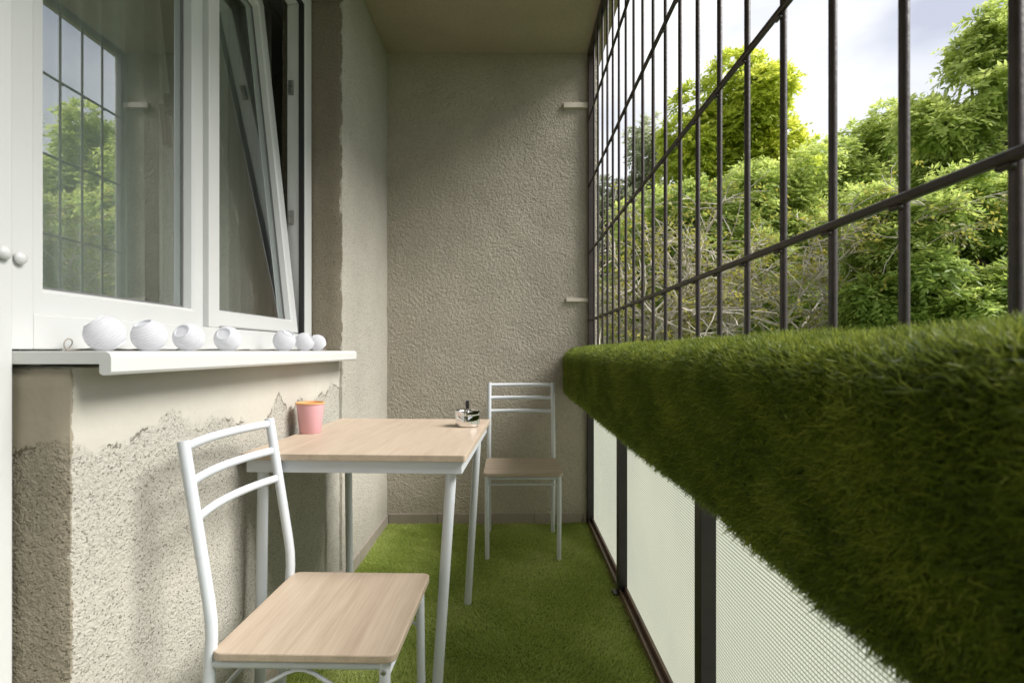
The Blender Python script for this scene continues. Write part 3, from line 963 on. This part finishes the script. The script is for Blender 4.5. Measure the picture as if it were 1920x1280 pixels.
# ------------------------------------------------------------------ string of paper lanterns on the sill
SZ = 1.049
stl = empty('lantern_string', (-0.82, 1.0, SZ), 0, 'string of small white paper lanterns lying along the white window sill', 'string lights')
SL = Vector((-0.82, 1.0, SZ))
lan = [(197, 0.0365, 1.075, (25, -30)), (280, 0.0362, 1.206, (28, -10)), (354, 0.0360, 1.35, (60, -5)), (427, 0.0360, 1.52, (62, 12)), (533, 0.0385, 1.90, (15, 35)), (571, 0.0370, 2.10, (-10, 60)), (595, 0.0350, 2.23, (20, -50))]
for (px, r, Y, (tx, ty)) in lan:
    X = (px - 960) / 1000 * Y
    Mx = Matrix.Rotation(R(ty), 3, 'Y') @ Matrix.Rotation(R(tx), 3, 'X')
    prf = []
    nr = 11
    zmax = r * 0.86
    for i in range(nr * 4 + 1):
        a = -1 + 2 * i / (nr * 4)
        zz = a * zmax
        rr = math.sqrt(max(r * r - (zz * zz) * 1.02, 0))
        rip = 0.965 + 0.035 * abs(math.cos(math.pi * i / 4))
        prf.append((rr * rip, zz))
    cap = prf[-1][0]
    prf = [(0.0001, -zmax + 0.003), (cap * 0.9, -zmax + 0.003)] + prf + [(cap * 0.9, zmax - 0.003), (0.0001, zmax - 0.003)]
    c_ = Vector((X, Y, SZ + r * 0.945)) - SL
    lo = MB().lathe(prf, c_, 28, Mx).build('lantern', M['paper'], stl, smooth=True)
    for sgn in (-1, 1):
        re = cap
        MB().lathe([(re - 0.0014, zmax * sgn - .001), (re + 0.0010, zmax * sgn - .001), (re + 0.0010, zmax * sgn + 0.001), (re - 0.0014, zmax * sgn + .001), (re - 0.0014, zmax * sgn - .001)], c_, 28, Mx).build('end_ring', M['white_metal'], lo, smooth=True)
pts = []
r2 = random.Random(4)
for i in range(90):
    t = i / 89
    yy = 1.03 + 1.27 * t
    pts.append(Vector((-0.868 + 0.018 * math.sin(t * 31) + 0.010 * math.sin(t * 77 + 1), yy + 0.014 * math.sin(t * 60), SZ + 0.0022 + 0.003 * abs(math.sin(t * 41)))) - SL)
MB().tube(pts, 0.0013, 6).build('cord', M['cord'], stl, smooth=True)
pts = []
for i in range(25):
    a = 2 * math.pi * i / 24 * 0.93 - 1.4
    pts.append(Vector((-0.862 + 0.012 * math.sin(a * .5), 1.028 + 0.016 * math.cos(a), SZ + 0.0125 + 0.011 * math.sin(a))) - SL)
MB().tube(pts, 0.0012, 6).build('cord_loop', M['cord'], stl, smooth=True)
pts = [Vector((-0.83 + 0.02 * math.sin(i * 1.3), 2.27 + 0.012 * i / 2 * math.cos(i * 1.1), SZ + 0.002 + 0.004 * abs(math.sin(i)))) - SL for i in range(14)]
MB().tube(pts, 0.0013, 6).build('cord', M['cord'], stl, smooth=True)

# ------------------------------------------------------------------ trees
def unit(v): return v / (np.linalg.norm(v, axis=-1, keepdims=True) + 1e-9)


def frond_mesh(rng, base, dirs, L, nl, ll, lw, tint, name, mat, parent, droop=0.35):
    n = len(base)
    up = np.array([0, 0, 1.0])
    dirs = unit(dirs)
    sd = unit(np.cross(dirs, up + rng.normal(size=(n, 3)) * 0.25))
    Vs = []; Ts = []
    for k in range(nl):
        t = (k + 1) / nl
        pos = base + dirs * (L * t)[:, None] - up * (droop * L * t * t)[:, None]
        s = 1 if k % 2 else -1
        if k == nl - 1: ld = dirs - up * droop
        else: ld = sd * s * 0.85 + dirs * 0.55 - up * 0.30
        ld = unit(ld + rng.normal(size=(n, 3)) * 0.22)
        nn = unit(up * 0.9 + dirs * 0.35 + rng.normal(size=(n, 3)) * 0.42)
        wv = unit(np.cross(ld, nn))
        l = (ll * (0.75 + 0.5 * rng.uniform(size=n)) * (0.7 + 0.6 * math.sin(math.pi * (0.2 + 0.7 * t))))[:, None]
        w = l * lw / 2
        Vs.append(np.stack([pos, pos + ld * l * 0.45 + wv * w, pos + ld * l, pos + ld * l * 0.45 - wv * w], 1))
        Ts.append(np.repeat(np.clip(tint + rng.normal(size=n) * 0.08, 0, 1)[:, None], 4, 1))
    V = np.concatenate(Vs).reshape(-1, 3); T = np.concatenate(Ts).ravel()
    F = np.arange(len(V)).reshape(-1, 4)
    return np_mesh(name, V, F, mat, parent, T)


def tree(name, label, seed, base, blobs, nfr, mat, fl=0.30, ll=0.10, nl=9, lw=0.42, droop=0.35, sub=26, trunk_r=0.16, group=None, subr=(0.22, 0.36), fill=0.55):
    """blobs: list of (center, radii) in world coordinates; crown is built of clumps on those blobs"""
    rng = np.random.default_rng(seed)
    B = np.array(base, float)
    t = empty(name, base, 0, label, 'tree' if 'shrub' not in name else 'shrub', group)
    cs = []; rs = []; wt = []
    for c, r in blobs:
        c = np.array(c, float); r = np.array(r, float)
        for i in range(sub):
            d = unit(rng.normal(size=3))
            q = c + r * d * rng.uniform(0.25, 0.95)
            cs.append(q); rs.append(r.mean() * rng.uniform(*subr))
    cs = np.array(cs); rs = np.array(rs)
    w = rs ** 2; w /= w.sum()
    k = rng.choice(len(cs), nfr, p=w)
    d = unit(rng.normal(size=(nfr, 3)) + np.array([0, 0, 0.25]))
    pos = cs[k] + d * (rs[k] * (fill + (1 - fill) * rng.uniform(size=nfr) ** 0.6))[:, None] * np.array([1.15, 1.15, 0.8])
    dirs = d + rng.normal(size=(nfr, 3)) * 0.45 + np.array([0, 0, -0.05])
    clump = rng.normal(size=len(cs)) * 0.13
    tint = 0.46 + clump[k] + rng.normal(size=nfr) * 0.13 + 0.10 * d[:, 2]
    frond_mesh(rng, pos - B, dirs, fl * rng.uniform(0.6, 1.2, nfr), nl, ll, lw, tint, 'crown', mat, t, droop)
    # trunk and limbs
    r = random.Random(seed)
    top = Vector(tuple(np.mean([b[0] for b in blobs], 0) - B))
    mb = MB()
    tp = [Vector((0, 0, -0.1))]
    for i in range(1, 6):
        u = i / 5
        tp.append(Vector((top.x * u ** 1.5 + r.uniform(-.12, .12), top.y * u ** 1.5 + r.uniform(-.12, .12), top.z * u)))
    mb.tube(tp, [trunk_r * (1.25 if i == 0 else 1 - 0.14 * i) for i in range(6)], 10)
    order = rng.permutation(len(cs))[:40]
    for i in order:
        q = Vector(tuple(cs[i] - B))
        s_ = tp[min(5, 2 + int(r.random() * 4))]
        mid = s_.lerp(q, 0.5) + Vector((r.uniform(-.2, .2), r.uniform(-.2, .2), r.uniform(0, .35)))
        a = s_.lerp(mid, 0.5) + Vector((r.uniform(-.1, .1), r.uniform(-.1, .1), 0))
        b = mid.lerp(q, 0.5) + Vector((r.uniform(-.1, .1), r.uniform(-.1, .1), 0.05))
        mb.tube([s_, a, mid, b, q], [trunk_r * .28, trunk_r * .22, trunk_r * .16, trunk_r * .10, trunk_r * .04], 6, caps=False)
    mb.build('trunk', M['bark'], t, smooth=True)
    return t


def PX(px, py, Y):
    """a direction read off the photograph, at depth Y"""
    return ((px - 960) / 1000 * Y, Y, H_CAM + (657 - py) / 1000 * Y)


def blob(px, py, Y, hw, hh, dy=None):
    """clump centre at photo direction and depth; half sizes given in photo pixels"""
    rx = hw / 1000 * Y; rz = hh / 1000 * Y
    return (PX(px, py, Y), (rx, dy or rx, rz))


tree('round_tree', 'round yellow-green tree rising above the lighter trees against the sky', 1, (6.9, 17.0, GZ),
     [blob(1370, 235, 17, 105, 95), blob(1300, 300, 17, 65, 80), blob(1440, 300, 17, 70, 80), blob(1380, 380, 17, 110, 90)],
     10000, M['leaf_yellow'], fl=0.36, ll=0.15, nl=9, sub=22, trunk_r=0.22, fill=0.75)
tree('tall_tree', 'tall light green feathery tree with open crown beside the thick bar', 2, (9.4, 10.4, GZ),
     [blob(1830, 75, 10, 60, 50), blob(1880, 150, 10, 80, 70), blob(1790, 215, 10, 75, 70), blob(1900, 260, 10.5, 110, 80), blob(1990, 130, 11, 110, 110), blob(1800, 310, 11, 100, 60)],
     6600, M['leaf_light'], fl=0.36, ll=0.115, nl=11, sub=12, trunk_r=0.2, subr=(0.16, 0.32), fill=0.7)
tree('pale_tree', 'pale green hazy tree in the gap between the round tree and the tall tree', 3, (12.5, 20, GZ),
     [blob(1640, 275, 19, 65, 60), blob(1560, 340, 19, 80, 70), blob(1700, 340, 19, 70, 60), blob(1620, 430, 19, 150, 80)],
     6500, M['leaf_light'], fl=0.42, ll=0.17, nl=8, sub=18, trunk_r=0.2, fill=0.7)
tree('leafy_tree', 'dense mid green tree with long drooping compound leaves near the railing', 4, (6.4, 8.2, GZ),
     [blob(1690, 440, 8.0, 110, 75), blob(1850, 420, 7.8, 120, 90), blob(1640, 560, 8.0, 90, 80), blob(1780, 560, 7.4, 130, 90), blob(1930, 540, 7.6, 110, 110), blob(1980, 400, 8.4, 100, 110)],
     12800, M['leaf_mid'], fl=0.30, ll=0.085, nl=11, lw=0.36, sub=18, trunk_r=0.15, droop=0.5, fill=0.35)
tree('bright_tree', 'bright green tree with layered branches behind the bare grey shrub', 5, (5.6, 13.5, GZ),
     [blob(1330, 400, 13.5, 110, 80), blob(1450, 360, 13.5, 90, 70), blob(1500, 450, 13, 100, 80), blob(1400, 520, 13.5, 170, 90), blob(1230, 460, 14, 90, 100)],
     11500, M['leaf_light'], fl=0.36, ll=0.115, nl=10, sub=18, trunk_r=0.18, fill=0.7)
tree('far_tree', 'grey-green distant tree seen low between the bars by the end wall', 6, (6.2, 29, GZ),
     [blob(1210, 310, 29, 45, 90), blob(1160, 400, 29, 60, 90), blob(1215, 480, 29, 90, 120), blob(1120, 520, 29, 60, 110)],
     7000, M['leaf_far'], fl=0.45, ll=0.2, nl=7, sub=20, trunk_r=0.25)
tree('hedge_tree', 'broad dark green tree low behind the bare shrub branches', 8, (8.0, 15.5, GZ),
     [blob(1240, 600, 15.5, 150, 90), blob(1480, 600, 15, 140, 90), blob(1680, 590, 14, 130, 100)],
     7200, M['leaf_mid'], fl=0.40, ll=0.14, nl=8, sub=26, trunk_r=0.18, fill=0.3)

# bare shrub: a thicket of grey twigs with sparse yellow leaves
sh = empty('bare_shrub', (3.0, 9.2, GZ), 0, 'tangled grey shrub with sparse yellowish leaves behind the railing bars', 'shrub')
SB = Vector((3.0, 9.2, GZ))
r5 = random.Random(55)
mb = MB(); tips = []


def grow(p, d, L, rad, lev):
    n = 4
    pts = [p]; q = p.copy(); dd = d.copy()
    for i in range(n):
        dd = (dd + Vector((r5.gauss(0, .18), r5.gauss(0, .18), r5.gauss(0, .14) - 0.05 * (lev > 1)))).normalized()
        q = q + dd * (L / n)
        pts.append(q.copy())
    mb.tube(pts, [rad * (1 - 0.55 * i / n) for i in range(n + 1)], 5 if lev < 2 else 3, caps=False)
    if lev >= 3:
        tips.append((pts[-1], dd)); tips.append((pts[2], dd))
        return
    kids = (5, 5, 4)[lev]
    for i in range(kids):
        t = r5.uniform(0.35, 1.0)
        j = min(n - 1, int(t * n))
        pp = pts[j].lerp(pts[j + 1], t * n - j)
        nd = (dd * 0.6 + Vector((r5.gauss(0, .7), r5.gauss(0, .7), r5.gauss(0.1, .45)))).normalized()
        grow(pp, nd, L * r5.uniform(0.5, 0.75), rad * 0.66, lev + 1)


for i in range(13):
    a = r5.uniform(0, 6.283)
    bx = -1.6 + 4.4 * i / 12
    p0 = Vector((bx * .4 + r5.uniform(-.2, .2), r5.uniform(-.5, .5), 0.0))
    p1 = Vector((bx + r5.uniform(-.3, .3), r5.uniform(-.8, .8), 4.8 + r5.uniform(-.4, 1.2)))
    mid = p0.lerp(p1, .5) + Vector((r5.uniform(-.25, .25), r5.uniform(-.25, .25), .2))
    mb.tube([p0, mid, p1], [0.06, 0.045, 0.035], 7, caps=False)
    for kx in range(3):
        d = Vector((r5.gauss(0, .55), r5.gauss(0, .5), r5.uniform(.25, 1.0))).normalized()
        grow(p1, d, r5.uniform(1.1, 1.7), 0.026, 0 if kx == 0 else 1)
mb.build('branches', M['twig'], sh)
tp = np.array([tuple(t[0]) for t in tips]); td = np.array([tuple(t[1]) for t in tips])
rg = np.random.default_rng(77)
sel = rg.uniform(size=len(tp)) < 0.6
tp = np.repeat(tp[sel], 2, 0); td = np.repeat(td[sel], 2, 0)
nn = len(tp)
frond_mesh(rg, tp + rg.normal(size=(nn, 3)) * .06, td + rg.normal(size=(nn, 3)) * .5, rg.uniform(.10, .22, nn), 4, 0.06, 0.5, np.clip(rg.normal(.5, .22, nn), 0, 1), 'leaves', M['leaf_shrub'], sh)

# far wood closing the view behind the trees
rg = np.random.default_rng(5)
n = 6500
xx = rg.uniform(-30, 70, n); yv = rg.uniform(38, 52, n)
hh = 9 + 2.2 * np.sin(xx * .21 + 1) + 1.5 * np.sin(xx * .57)
base = np.stack([xx, yv, GZ + hh * rg.uniform(0.02, 1, n) ** 0.6], 1)
fo = frond_mesh(rg, base, rg.normal(size=(n, 3)) + np.array([0, -.4, .2]), rg.uniform(.8, 1.5, n), 7, 0.75, 0.6, np.clip(rg.normal(.45, .2, n), 0, 1), 'distant_wood', M['leaf_far'], None)
tag(fo, 'grey-green mass of far woodland behind the garden trees', 'woodland', kind='stuff')
